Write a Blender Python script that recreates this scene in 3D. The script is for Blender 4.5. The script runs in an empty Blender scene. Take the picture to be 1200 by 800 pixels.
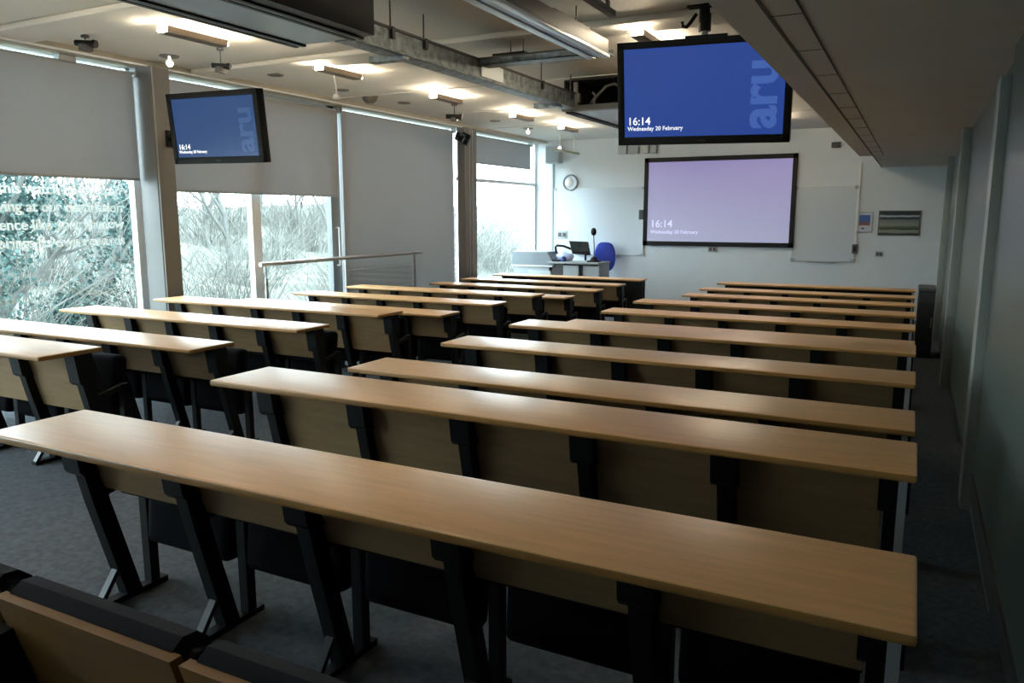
import bpy, bmesh, math, random
from mathutils import Vector, Matrix, Euler
random.seed(7)
S = bpy.context.scene
COL = S.collection
PI = math.pi

# ------------------------------------------------------------------ helpers
def srgb(r, g, b):
    f = lambda c: (c/255/12.92) if c/255 <= .04045 else ((c/255+.055)/1.055)**2.4
    return (f(r), f(g), f(b), 1)

MATS = {}
def mat(name, col, rough=.5, metal=0, spec=.5, noise=None, bump=0, bscale=200, emit=None, estr=1.0, stretch=None, coat=0):
    if name in MATS: return MATS[name]
    m = bpy.data.materials.new(name); m.use_nodes = True
    nt = m.node_tree; b = nt.nodes['Principled BSDF']
    b.inputs['Base Color'].default_value = col if len(col) == 4 else (*col, 1)
    b.inputs['Roughness'].default_value = rough
    b.inputs['Metallic'].default_value = metal
    b.inputs['Specular IOR Level'].default_value = spec
    b.inputs['Coat Weight'].default_value = coat
    tc = nt.nodes.new('ShaderNodeTexCoord')
    if noise:
        amt, sc = noise
        mp = nt.nodes.new('ShaderNodeMapping'); mp.inputs['Scale'].default_value = stretch or (1, 1, 1)
        n = nt.nodes.new('ShaderNodeTexNoise'); n.inputs['Scale'].default_value = sc; n.inputs['Detail'].default_value = 6
        nt.links.new(tc.outputs['Object'], mp.inputs['Vector']); nt.links.new(mp.outputs['Vector'], n.inputs['Vector'])
        r = nt.nodes.new('ShaderNodeValToRGB')
        c = b.inputs['Base Color'].default_value
        r.color_ramp.elements[0].position = .3; r.color_ramp.elements[1].position = .7
        r.color_ramp.elements[0].color = (c[0]*(1-amt), c[1]*(1-amt), c[2]*(1-amt), 1)
        r.color_ramp.elements[1].color = (min(1, c[0]*(1+amt)), min(1, c[1]*(1+amt)), min(1, c[2]*(1+amt)), 1)
        nt.links.new(n.outputs['Fac'], r.inputs['Fac']); nt.links.new(r.outputs['Color'], b.inputs['Base Color'])
    if bump:
        n2 = nt.nodes.new('ShaderNodeTexNoise'); n2.inputs['Scale'].default_value = bscale; n2.inputs['Detail'].default_value = 4
        nt.links.new(tc.outputs['Object'], n2.inputs['Vector'])
        bp = nt.nodes.new('ShaderNodeBump'); bp.inputs['Strength'].default_value = bump; bp.inputs['Distance'].default_value = .01
        nt.links.new(n2.outputs['Fac'], bp.inputs['Height']); nt.links.new(bp.outputs['Normal'], b.inputs['Normal'])
    if emit:
        b.inputs['Emission Color'].default_value = emit if len(emit) == 4 else (*emit, 1)
        b.inputs['Emission Strength'].default_value = estr
    MATS[name] = m
    return m

def fabric_mat(name, col, trans):
    """woven blind cloth: mostly diffuse, a little daylight passes through"""
    m = bpy.data.materials.new(name); m.use_nodes = True; nt = m.node_tree; nt.nodes.clear()
    o = nt.nodes.new('ShaderNodeOutputMaterial'); d = nt.nodes.new('ShaderNodeBsdfDiffuse'); t = nt.nodes.new('ShaderNodeBsdfTranslucent')
    mx = nt.nodes.new('ShaderNodeAddShader')
    tc = nt.nodes.new('ShaderNodeTexCoord'); n = nt.nodes.new('ShaderNodeTexNoise'); n.inputs['Scale'].default_value = 60
    r = nt.nodes.new('ShaderNodeValToRGB')
    r.color_ramp.elements[0].color = (*[c*.93 for c in col], 1); r.color_ramp.elements[1].color = (*[c*1.07 for c in col], 1)
    nt.links.new(tc.outputs['Object'], n.inputs['Vector']); nt.links.new(n.outputs['Fac'], r.inputs['Fac']); nt.links.new(r.outputs['Color'], d.inputs['Color'])
    t.inputs['Color'].default_value = (*trans, 1)
    nt.links.new(d.outputs[0], mx.inputs[0]); nt.links.new(t.outputs[0], mx.inputs[1]); nt.links.new(mx.outputs[0], o.inputs['Surface'])
    return m

def glass_mat(name, tint=(.92, .97, .95), refl=.07):
    m = bpy.data.materials.new(name); m.use_nodes = True; nt = m.node_tree; nt.nodes.clear()
    o = nt.nodes.new('ShaderNodeOutputMaterial'); tr = nt.nodes.new('ShaderNodeBsdfTransparent'); gl = nt.nodes.new('ShaderNodeBsdfGlossy')
    tr.inputs['Color'].default_value = (*tint, 1); gl.inputs['Roughness'].default_value = .02
    lw = nt.nodes.new('ShaderNodeLayerWeight'); lw.inputs['Blend'].default_value = .5
    pw = nt.nodes.new('ShaderNodeMath'); pw.operation = 'POWER'; pw.inputs[1].default_value = 5
    fr = nt.nodes.new('ShaderNodeMath'); fr.operation = 'MULTIPLY_ADD'; fr.inputs[1].default_value = .5; fr.inputs[2].default_value = .03
    nt.links.new(lw.outputs['Facing'], pw.inputs[0]); nt.links.new(pw.outputs[0], fr.inputs[0])
    mx = nt.nodes.new('ShaderNodeMixShader')
    nt.links.new(fr.outputs[0], mx.inputs[0]); nt.links.new(tr.outputs[0], mx.inputs[1]); nt.links.new(gl.outputs[0], mx.inputs[2])
    nt.links.new(mx.outputs[0], o.inputs['Surface'])
    return m

def new_bm(): return bmesh.new()

def add_box(bm, x0, x1, y0, y1, z0, z1, bev=0, seg=2, rot=None, piv=None):
    r = bmesh.ops.create_cube(bm, size=1)
    vs = r['verts']
    for v in vs:
        v.co = Vector(((x0+x1)/2 + v.co.x*(x1-x0), (y0+y1)/2 + v.co.y*(y1-y0), (z0+z1)/2 + v.co.z*(z1-z0)))
    if bev > 0:
        es = {e for v in vs for e in v.link_edges}
        g = bmesh.ops.bevel(bm, geom=list(es), offset=bev, segments=seg, affect='EDGES', profile=.6)
        vs = list({v for f in g['faces'] for v in f.verts} | {v for v in vs if v.is_valid})
    if rot is not None:
        bmesh.ops.rotate(bm, verts=vs, cent=Vector(piv or ((x0+x1)/2, (y0+y1)/2, (z0+z1)/2)), matrix=rot)
    return vs

def add_tube(bm, pts, rad, seg=10, caps=True):
    """sweep a circle along points; rad a number or one per point"""
    pts = [Vector(p) for p in pts]
    rads = rad if isinstance(rad, (list, tuple)) else [rad]*len(pts)
    rings = []
    up = Vector((0, 0, 1))
    prev = None
    for i, p in enumerate(pts):
        d = (pts[min(i+1, len(pts)-1)] - pts[max(i-1, 0)])
        if d.length < 1e-9: d = Vector((0, 0, 1))
        d.normalize()
        if prev is None:
            a = d.cross(up)
            if a.length < 1e-3: a = d.cross(Vector((1, 0, 0)))
        else:
            a = prev - d*prev.dot(d)
        a.normalize(); prev = a; b = d.cross(a)
        rings.append([bm.verts.new(p + (a*math.cos(2*PI*k/seg) + b*math.sin(2*PI*k/seg))*rads[i]) for k in range(seg)])
    for i in range(len(rings)-1):
        for k in range(seg):
            bm.faces.new((rings[i][k], rings[i][(k+1) % seg], rings[i+1][(k+1) % seg], rings[i+1][k]))
    if caps:
        bm.faces.new(list(reversed(rings[0]))); bm.faces.new(rings[-1])

def add_lathe(bm, prof, cx=0, cy=0, cz=0, seg=24, M=None):
    rings = []; new = []
    for r, z in prof:
        if r < 1e-6:
            v = bm.verts.new((cx, cy, cz+z)); rings.append([v]); new.append(v)
        else:
            ring = [bm.verts.new((cx+r*math.cos(2*PI*k/seg), cy+r*math.sin(2*PI*k/seg), cz+z)) for k in range(seg)]
            rings.append(ring); new += ring
    for a, b in zip(rings, rings[1:]):
        if len(a) == 1 and len(b) == 1: continue
        for k in range(seg):
            k2 = (k+1) % seg
            if len(a) == 1: bm.faces.new((a[0], b[k], b[k2]))
            elif len(b) == 1: bm.faces.new((a[k], a[k2], b[0]))
            else: bm.faces.new((a[k], a[k2], b[k2], b[k]))
    if M is not None: bmesh.ops.transform(bm, matrix=M, verts=new)
    return new

def add_prism_x(bm, prof, x0, x1):
    """extrude a closed (y,z) outline along x"""
    a = [bm.verts.new((x0, y, z)) for y, z in prof]; b = [bm.verts.new((x1, y, z)) for y, z in prof]
    n = len(prof)
    for i in range(n):
        bm.faces.new((a[i], a[(i+1) % n], b[(i+1) % n], b[i]))
    bm.faces.new(list(reversed(a))); bm.faces.new(b)

def obj(name, bm, m, parent=None, smooth=False, bevel=0):
    me = bpy.data.meshes.new(name)
    bmesh.ops.recalc_face_normals(bm, faces=bm.faces[:])
    bm.to_mesh(me); bm.free()
    if m: me.materials.append(m)
    o = bpy.data.objects.new(name, me); COL.objects.link(o)
    if parent: o.parent = parent
    if smooth:
        for p in me.polygons: p.use_smooth = True
        try:
            me.set_sharp_from_angle(angle=math.radians(40))
        except Exception: pass
    if bevel:
        md = o.modifiers.new('bevel', 'BEVEL'); md.width = bevel; md.segments = 2; md.limit_method = 'ANGLE'
    return o

def tag(o, label, cat=None, group=None, kind=None):
    if label: o['label'] = label
    if cat: o['category'] = cat
    if group: o['group'] = group
    if kind: o['kind'] = kind
    return o

def thing(name, loc, label, cat, group=None, rot=(0, 0, 0)):
    o = bpy.data.objects.new(name, None); COL.objects.link(o)
    o.location = loc; o.rotation_euler = rot; o.empty_display_size = .1
    return tag(o, label, cat, group)

def struct(name, bm, m, label=None, parent=None, **k):
    o = obj(name, bm, m, parent, **k)
    if not parent: tag(o, label, None, None, 'structure')
    return o

def box(name, d, m, parent=None, bev=0, **k):
    bm = new_bm(); add_box(bm, *d, bev=bev); return obj(name, bm, m, parent, smooth=bev > 0, **k)

def copy_tree(o, parent=None):
    c = o.copy(); COL.objects.link(c)
    if parent: c.parent = parent
    for ch in list(o.children): copy_tree(ch, c)
    return c

def text_obj(name, body, size, m, parent, M, align='LEFT', bold=0.0, depth=.0006):
    """flat lettering as a mesh; M places the x-right / y-up lettering plane"""
    cu = bpy.data.curves.new(name, 'FONT'); cu.body = body; cu.size = size; cu.align_x = align
    cu.extrude = depth; cu.offset = bold; cu.resolution_u = 3
    t = bpy.data.objects.new(name + '_curve', cu); COL.objects.link(t)
    bpy.context.view_layer.update()
    me = bpy.data.meshes.new_from_object(t.evaluated_get(bpy.context.evaluated_depsgraph_get()))
    bpy.data.objects.remove(t); bpy.data.curves.remove(cu)
    me.name = name; me.materials.clear(); me.materials.append(m); me.transform(M)
    o = bpy.data.objects.new(name, me); COL.objects.link(o)
    if parent: o.parent = parent
    return o
FACE_Y = Matrix.Rotation(PI/2, 4, 'X')                                     # lettering read looking towards +y
FACE_X = Matrix(((0, 0, 1, 0), (1, 0, 0, 0), (0, 1, 0, 0), (0, 0, 0, 1)))  # lettering read looking towards -x

# ------------------------------------------------------------------ materials
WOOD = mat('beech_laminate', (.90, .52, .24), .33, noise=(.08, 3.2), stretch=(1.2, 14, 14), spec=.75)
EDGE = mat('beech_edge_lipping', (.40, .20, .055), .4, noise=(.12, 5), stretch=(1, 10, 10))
PLY = mat('beech_plywood', (.30, .185, .085), .5, noise=(.12, 3), stretch=(1.5, 9, 9))
BLACKM = mat('black_painted_steel', (.003, .003, .0035), .55, spec=.25)
SEATF = mat('navy_black_upholstery', (.0035, .0035, .006), .95, spec=.1, bump=.3, bscale=700)
CUSH = mat('charcoal_upholstery', (.016, .0145, .020), .95, spec=.15, bump=.3, bscale=700)
POST = mat('grey_steel_post', (.36, .37, .38), .45, metal=.3)
CARPET = mat('blue_grey_carpet', (.12, .135, .155), .95, spec=.1, noise=(.22, 35), bump=.5, bscale=500)
CEIL = mat('ceiling_white_paint', (.62, .60, .55), .8, noise=(.04, 1.2))
SOFF = mat('soffit_tile_paint', (.52, .52, .49), .75, noise=(.03, 2))
JOINT = mat('shadow_joint', (.06, .06, .058), .8)
WALLW = mat('front_wall_white_paint', (.62, .67, .71), .7, noise=(.02, 3))
WALLG = mat('side_wall_grey_green_panel', (.082, .108, .096), .35, noise=(.05, 2))
PILM = mat('pilaster_grey_paint', (.25, .28, .27), .45)
WHITEF = mat('window_frame_white', (.80, .83, .85), .4)
GREYF = mat('door_frame_grey', (.22, .24, .25), .45)
COLM = mat('column_grey_paint', (.17, .168, .165), .5)
STEEL = mat('galvanised_steel', (.20, .235, .25), .45, metal=.5, noise=(.55, 16))
STAIN = mat('brushed_stainless', (.45, .46, .47), .3, metal=.9)
BLINDF = fabric_mat('grey_blind_cloth', (.30, .30, .30), (.125, .130, .134))
GLASS = glass_mat('window_glass')
BLK = mat('black_plastic', (.006, .006, .007), .5, spec=.22)
DKGREY = mat('dark_grey_plastic', (.05, .05, .055), .5)
WHT = mat('white_plastic', (.75, .75, .74), .4)
GREYP = mat('grey_plastic', (.33, .36, .38), .5)

# ------------------------------------------------------------------ dimensions
YF, YR = 15.0, -2.2              # front wall, rear wall
XW, XR = -7.2, .40               # window plane, right wall
ZC, ZS = 3.30, 2.60              # ceiling, right-hand soffit
TIERZ = [.332, .224, .112, 0.0]
TIERY = [YR, 3.2, 6.08, 9.05, YF]
ROWY = [1.428, 2.370, 3.307, 4.256, 5.225, 6.192, 7.198, 8.190, 9.15, 10.22, 11.19, 12.285]
ROWT = [0, 0, 1, 1, 1, 2, 2, 2, 3, 3, 3, 3]
L = 2.775

# ------------------------------------------------------------------ shell
bm = new_bm()
for i in range(4):
    add_box(bm, XW-.12, XR+.12, TIERY[i], TIERY[i+1], -.25, TIERZ[i])
struct('floor', bm, CARPET, 'dark blue grey carpet on shallow tiers')
bm = new_bm(); add_box(bm, XW-.12, -.6, YR, YF, ZC, ZC+.12); struct('ceiling', bm, CEIL, 'off white ceiling over the desks')
bm = new_bm()
for y in (2.1, 4.15, 6.2):
    add_box(bm, XW+.32, -.78, y-.2, y+.2, ZC-.05, ZC, bev=.02)
for y in (8.3, 10.3, 12.35):
    add_box(bm, XW+.32, -.78, y-.012, y+.012, ZC-.012, ZC)
struct('ceiling_ribs', bm, CEIL, 'shallow ribs crossing the ceiling')
bm = new_bm()
add_box(bm, -.6, XR+.12, YR, YF, ZS, ZC+.12)
add_box(bm, -.78, -.6, YR, 12.1, ZS, ZC)
struct('ceiling_soffit', bm, SOFF, 'lowered soffit along the right wall')
bm = new_bm()
add_box(bm, -.612, -.596, YR, YF-.02, ZS-.003, ZS+.002)
add_box(bm, -.475, -.467, YR, 12.1, ZS-.003, ZS+.002)
for i in range(18):
    add_box(bm, -.596, -.475, i*.78-.4, i*.78-.394, ZS-.002, ZS+.002)
struct('trim_1', bm, JOINT, 'dark shadow joints in the soffit')
# pelmet over the windows
bm = new_bm(); add_box(bm, XW-.02, -6.9, YR, YF, 3.245, ZC); struct('trim_2', bm, mat('pelmet_paint', (.42, .40, .33), .7), 'pelmet edge above the windows')
bm = new_bm(); add_box(bm, -6.905, -6.885, YR, 11.9, 3.240, 3.256); struct('trim_3', bm, WHITEF, 'pale bead along the pelmet')

bm = new_bm(); add_box(bm, XW-.12, XR+.12, YF, YF+.12, -.2, ZC+.1); struct('wall_front', bm, WALLW, 'white front wall behind the lectern')
bm = new_bm(); add_box(bm, XW-.12, XR+.12, YR-.12, YR, -.2, ZC+.1); struct('wall_rear', bm, WALLW, 'rear wall')
bm = new_bm()
add_box(bm, XR, XR+.12, YR, YF, -.2, ZC)
add_box(bm, .365, XR+.02, YR, 4.66, -.2, ZS)
struct('wall_right', bm, WALLG, 'grey green right wall')
bm = new_bm()
for y in (4.66, 8.6, 12.6):
    add_box(bm, .318, XR+.01, y, y+.22, -.2, 2.47 if y < 5 else ZS, bev=.006)
struct('trim_4', bm, PILM, 'pale pilasters on the right wall', smooth=True)
bm = new_bm(); add_box(bm, .355, .366, YR, 4.66, .3, .43); add_box(bm, .39, XR+.001, 4.9, YF, -.1, .2)
struct('baseboard_right', bm, mat('dark_skirting', (.05, .055, .055), .5), 'dark skirting on the right wall')
# left wall upstand and end pier
bm = new_bm()
add_box(bm, XW-.1, XW+.04, YR, YF, -.2, .36)
add_box(bm, XW-.1, XW+.02, YR, YF, 3.262, ZC+.05)
struct('wall_left', bm, WHITEF, 'low upstand and head of the window wall')
# columns
bm = new_bm(); add_box(bm, -7.107, -6.85, 5.477, 5.706, .1, ZC-.05, bev=.012); struct('trim_5', bm, COLM, 'grey column left of the wall of blinds', smooth=True)
bm = new_bm(); add_box(bm, -7.0, -6.85, 11.558, 11.967, 0, ZC-.05, bev=.012); struct('trim_6', bm, COLM, 'grey column towards the front of the window wall', smooth=True)
for i in range(3):
    pass
bm = new_bm(); add_box(bm, -6.853, -6.838, 5.49, 5.50, .1, 3.24); add_box(bm, -6.853, -6.842, 11.70, 11.72, 0, 3.24); add_box(bm, -6.853, -6.842, 11.80, 11.82, 0, 3.24)  # near column's corner highlight built as a pale strip; the others are ribs
struct('trim_7', bm, POST, 'painted corner highlight on the near column and pale ribs on the far column')

# windows -------------------------------------------------------------------
def window(n, y0, y1, label, bars_y=(), bars_z=(), w=.05):
    bm = new_bm()
    add_box(bm, XW-.04, XW+.04, y0, y0+w, .36, 3.262); add_box(bm, XW-.04, XW+.04, y1-w, y1, .36, 3.262)
    add_box(bm, XW-.04, XW+.04, y0, y1, .36, .36+w); add_box(bm, XW-.04, XW+.04, y0, y1, 3.262-.03, 3.262)
    for y in bars_y: add_box(bm, XW-.04, XW+.05, y-.055, y+.055, .36, 3.262)
    for z in bars_z: add_box(bm, XW-.035, XW+.035, y0, y1, z-.03, z+.03)
    f = struct(f'window_{n}', bm, WHITEF, label)
    bm = new_bm(); add_box(bm, XW-.006, XW+.006, y0+.03, y1-.03, .38, 3.24)
    obj('glass_pane', bm, GLASS, f)
    return f
w1 = window(1, YR, 5.57, 'large window nearest the camera, with white lettering', bars_y=(-.2, 2.55), w=.13)
w2 = window(2, 5.62, 7.17, 'window between the grey column and the glazed door', w=.14)
w3 = window(3, 8.70, 11.6, 'window behind the full length blind')
w4 = window(4, 11.9, YF, 'window nearest the front wall', bars_z=(2.42,), w=.06)
VINYL = fabric_mat('white_vinyl', (.85, .88, .88), (.17, .18, .18))
vt = ('this watch no one can', 'arriving at our destination', 'diligence like your shadow', 'practice brings its own rewards')
for i, s in enumerate(vt):
    text_obj('window_lettering', s, .135, VINYL, w1, Matrix.Translation((XW+.012, 5.31, 1.985-.163*i)) @ FACE_X, 'RIGHT', bold=.003)
# door leaf
bm = new_bm()
add_box(bm, XW-.03, XW+.05, 8.47, 8.66, .3, 3.262)
add_box(bm, XW-.03, XW+.05, 7.13, 8.66, .2, .42)
add_box(bm, XW-.03, XW+.05, 7.13, 8.66, 3.16, 3.262)
d1 = struct('door_1', bm, GREYF, 'glazed door with grey frame beside the handrail')
bm = new_bm(); add_box(bm, XW-.006, XW+.006, 7.17, 8.5, .4, 3.2); obj('glass_pane', bm, GLASS, d1)
bm = new_bm(); add_tube(bm, [(XW+.05, 8.56, 1.10), (XW+.10, 8.56, 1.10), (XW+.10, 8.56, 1.62), (XW+.05, 8.56, 1.62)], .014); obj('door_handle', bm, WHT, d1, smooth=True)

# blinds ---------------------------------------------------------------------
def blind(y0, y1, zb, label, x=-7.08, mid=None):
    t = thing('roller_blind', (x, (y0+y1)/2, zb), label, 'blind', 'grey roller blinds on the windows')
    h = (y1-y0)/2; zt = 3.185-zb
    bm = new_bm(); add_box(bm, -.003, .003, -h, h, .012, zt); obj('fabric', bm, BLINDF, t)
    bm = new_bm(); add_tube(bm, [(-.01, -h-.01, zt), (-.01, h+.01, zt)], .016, 12); obj('roller_tube', bm, GREYP, t, smooth=True)
    bm = new_bm(); add_box(bm, -.010, .010, -h, h, 0, .024, bev=.004); obj('bottom_bar', bm, POST, t, smooth=True)
    bm = new_bm()
    if mid: add_box(bm, -.04, .04, mid-(y0+y1)/2-.08, mid-(y0+y1)/2+.08, zt, 3.262-zb)
    add_box(bm, -.05, .04, -h-.03, -h-.012, zt-.03, 3.262-zb); add_box(bm, -.05, .04, h+.012, h+.03, zt-.03, 3.262-zb); obj('bracket', bm, GREYP, t)
    return t
blind(1.6, 5.45, 2.135, 'wide grey roller blind half lowered above the white window lettering', mid=4.76)
blind(-1.6, 1.54, 2.135, 'grey roller blind at the camera end of the window wall')
blind(5.74, 8.55, 2.035, 'grey roller blind half lowered behind the small hanging television and above the door')
blind(8.65, 11.56, .42, 'grey roller blind lowered full length behind the handrail')
blind(12.0, 14.55, 2.70, 'short grey roller blind high on the window nearest the front wall')

# ------------------------------------------------------------------ lecture desk rows
def ordn(n): return ['zeroth', 'first', 'second', 'third', 'fourth', 'fifth', 'sixth', 'seventh', 'eighth', 'ninth', 'tenth', 'eleventh', 'twelfth'][n]
BAY = .522
LEGX = [-.055 - BAY*i for i in range(6)]

def desktop_mesh(par):
    bm = new_bm()
    add_box(bm, -L, 0, 0, .36, .714, .74, bev=.008, seg=3)
    o = obj('desktop', bm, WOOD, par, smooth=True)
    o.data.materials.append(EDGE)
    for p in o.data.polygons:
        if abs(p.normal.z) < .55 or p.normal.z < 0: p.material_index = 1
    return o
def sloped_bar(bm, x, w, y0, z0, y1, z1, t):
    """rectangular bar between two points of the y-z plane, t thick, w wide in x"""
    d = Vector((0, y1-y0, z1-z0)).normalized(); n = Vector((0, -d.z, d.y))*t/2
    pr = [(y0+n.y, z0+n.z), (y1+n.y, z1+n.z), (y1-n.y, z1-n.z), (y0-n.y, z0-n.z)]
    add_prism_x(bm, pr, x-w/2, x+w/2)
def leg_bm():
    bm = new_bm()
    prof = [(.205, .712), (.285, .712), (.305, .60), (.335, .42), (.44, .02), (.375, .02), (.27, .42), (.235, .58)]
    add_prism_x(bm, prof, -.026, .026)
    add_box(bm, -.022, .022, .26, .56, .0, .022)
    return bm
def brace_bm():
    bm = new_bm(); sloped_bar(bm, 0, .03, .355, .13, .268, .012, .018); return bm
def post_bm():
    bm = new_bm(); add_box(bm, -.02, .02, .485, .525, .02, .50); sloped_bar(bm, 0, .03, .30, .44, .50, .485, .03); return bm
def bracket_bm():
    bm = new_bm(); 
    add_prism_x(bm, [(.195, .712), (.30, .712), (.318, .56), (.31, .535), (.232, .54), (.218, .555)], -.044, .044)
    return bm
def panel_bm(w=.455, zb=.475, yb=.33):
    bm = new_bm()
    pr = [(.235, .712), (.25, .712), (.285, .60), (yb, zb), (yb-.014, zb-.004), (.271, .60)]
    add_prism_x(bm, pr, -w/2, w/2)
    return bm
def cushion_bm(w=.455):
    bm = new_bm()
    pr = [(.255, .70), (.29, .718), (.325, .715), (.35, .695), (.375, .62), (.415, .50), (.41, .44), (.38, .43), (.332, .49), (.287, .60)]
    add_prism_x(bm, pr, -w/2, w/2)
    return bm
def seat_bm():
    bm = new_bm(); w = .22
    R = Matrix.Rotation(math.radians(-6), 3, 'X')
    add_box(bm, -w, w, .475, .565, .20, .655, bev=.042, seg=4, rot=R, piv=(0, .52, .43))
    return bm

def tall_panel_bm(): return panel_bm(.455, .365, .345)
def make_row(tall):
    t = thing('lecture_desk', (0, 0, 0), '', 'desk')
    desktop_mesh(t)
    first = {}
    def put(key, name, bmf, m, x, par, smooth=False, bevel=0):
        if key not in first:
            o = obj(name, bmf(), m, par, smooth=smooth, bevel=bevel); first[key] = o
        else:
            o = first[key].copy(); COL.objects.link(o); o.parent = par
        o.location.x = x
        return o
    for x in LEGX:
        lg = put('leg', 'leg', leg_bm, BLACKM, x, t)
        put('brace', 'brace', brace_bm, mat('worn_steel_brace', (.02, .02, .022), .35, metal=.2), 0, lg)
        put('post', 'front_post', post_bm, BLACKM, 0, lg)
        put('bracket', 'bracket', bracket_bm, BLK, x, t)
    for i in range(5):
        x = (LEGX[i]+LEGX[i+1])/2
        put('panel', 'back_panel', tall_panel_bm if tall else panel_bm, PLY, x, t)
        put('cushion', 'cushion', cushion_bm, CUSH, x, t, True)
        put('seat', 'seat', seat_bm, SEATF, x, t, True)
    return t
proto = make_row(False); proto_tall = make_row(True)
def make_front_row():
    t = thing('lecture_desk', (0, 0, 0), '', 'desk')
    desktop_mesh(t)
    bm = new_bm(); add_box(bm, -L+.1, -.02, .27, .30, .06, .712); obj('modesty_panel', bm, BLK, t)
    for x in (LEGX[0], LEGX[2]-.26, LEGX[5]):
        bm = new_bm(); add_box(bm, x-.025, x+.025, .10, .33, 0, .04); add_box(bm, x-.02, x+.02, .2, .27, .04, .712); obj('leg', bm, BLACKM, t)
    return t
proto_front = make_front_row()
used = set()
posts = []
def place_row(k, xr, label, group, post, tall=False):
    src = proto_front if k == 11 else (proto_tall if tall else proto)
    if src.name in used: o = copy_tree(src)
    else: o = src; used.add(src.name)
    o.location = (xr, ROWY[k], TIERZ[ROWT[k]])
    o['label'] = label; o['group'] = group
    if post: posts.append(o)
    return o
for k in range(12):
    if k == 0: lab = 'long beech desk row in the right hand block, the one nearest the camera'
    elif k <= 7: lab = f'{ordn(k+1)} long beech desk row from the camera in the right hand block'
    elif k == 11: lab = 'front row beech desk with black modesty panel in the right hand block'
    else: lab = f'{ordn(12-k)} beech desk row back from the front wall in the right hand block'
    place_row(k, .0535, lab, 'desk rows of the right hand block', True, k == 1)
for k in range(1, 12):
    if k == 1: lab = 'beech desk row nearest the camera in the left block, cut off by the left edge'
    elif k <= 5: lab = f'{ordn(k)} beech desk row from the camera in the left block beside the windows'
    elif k == 11: lab = 'front row beech desk with black modesty panel before the lectern, left block'
    else: lab = f'{ordn(12-k)} beech desk row back from the lectern in the left block'
    place_row(k, -3.953, lab, 'desk rows of the left block beside the windows', False, k in (1, 4))
for o in posts:
    bm = new_bm(); add_box(bm, -.045, -.022, .05, .085, 0, .714); tag(obj('end_post', bm, POST, o), 'slim pale grey end post')

# back row of seats without a desk (bottom left corner)
t = thing('tip_up_seat_row', (.0535, .50, TIERZ[0]), 'row of plywood backed seats with charcoal cushions in the bottom left corner', 'seats')
def back_shell():
    bm = new_bm()
    pr = [(.30, .72), (.325, .72), (.36, .58), (.405, .42), (.39, .415), (.338, .58)]
    add_prism_x(bm, pr, -.25, .25); return bm
def back_cushion():
    bm = new_bm()
    pr = [(.325, .66), (.315, .70), (.322, .722), (.345, .738), (.375, .735), (.40, .712), (.415, .66), (.435, .56), (.47, .44), (.45, .42), (.41, .44), (.365, .58)]
    add_prism_x(bm, pr, -.256, .256)
    es = [e for e in bm.edges if abs(abs((e.verts[0].co.x+e.verts[1].co.x)/2)-.256) < 1e-4]
    bmesh.ops.bevel(bm, geom=es, offset=.025, segments=3, affect='EDGES'); return bm
ORNG = mat('honey_beech_plywood', (.20, .095, .020), .45, noise=(.15, 3), stretch=(1.5, 9, 9))
for i in range(5):
    x = (LEGX[i]+LEGX[i+1])/2
    o = obj('back_panel', back_shell(), ORNG, t); o.location.x = x
    o = obj('cushion', back_cushion(), CUSH, t, smooth=True); o.location.x = x
    bm = new_bm(); add_box(bm, -.215, .215, .48, .56, .20, .58, bev=.038, seg=4); o = obj('seat', bm, SEATF, t, smooth=True); o.location.x = x
for x in LEGX:
    bm = new_bm()
    prof = [(.26, .64), (.33, .65), (.345, .56), (.40, .30), (.46, .02), (.40, .02), (.33, .36), (.27, .50)]
    add_prism_x(bm, prof, -.03, .03); add_box(bm, -.022, .022, .28, .60, 0, .022); add_box(bm, -.02, .02, .50, .54, .02, .5)
    o = obj('leg', bm, BLACKM, t); o.location.x = x

# ------------------------------------------------------------------ handrail by the door
t = thing('handrail', (-6.92, 8.5, TIERZ[2]), 'stainless steel handrail with glass infill standing before the glazed door', 'handrail')
hr = lambda y: y-8.5
bm = new_bm(); add_tube(bm, [(0, hr(6.88), 1.095), (0, hr(10.3), 1.105)], .027, 14); obj('top_rail', bm, STAIN, t, smooth=True)
for y in (6.97, 8.46, 10.12):
    bm = new_bm(); zf = -.112 if y > 9.05 else 0
    if y < 7: add_tube(bm, [(0, hr(y), zf), (0, hr(y), .93)], .02, 12)
    else: add_tube(bm, [(0, hr(y), zf), (0, hr(y), 1.085)], .022, 12)
    if y < 7: add_tube(bm, [(0, hr(y), .9), (0, hr(y), 1.09)], .009, 8)
    add_lathe(bm, [(0, 0), (.05, 0), (.05, .012), (.022, .02)], 0, hr(y), zf, 16)
    obj('post', bm, STAIN, t, smooth=True)
bm = new_bm(); add_box(bm, -.004, .004, hr(8.54), hr(10.04), .12, .95); obj('infill_panel', bm, glass_mat('smoked_infill_glass', (.93, .93, .92)), t)
bm = new_bm()
for z in (.35, .62, .93): add_tube(bm, [(.012, hr(8.47), z), (.012, hr(10.1), z)], .005, 6)
obj('reflection_line', bm, STAIN, t)  # thin tubes standing in for reflections across the infill glass

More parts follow.
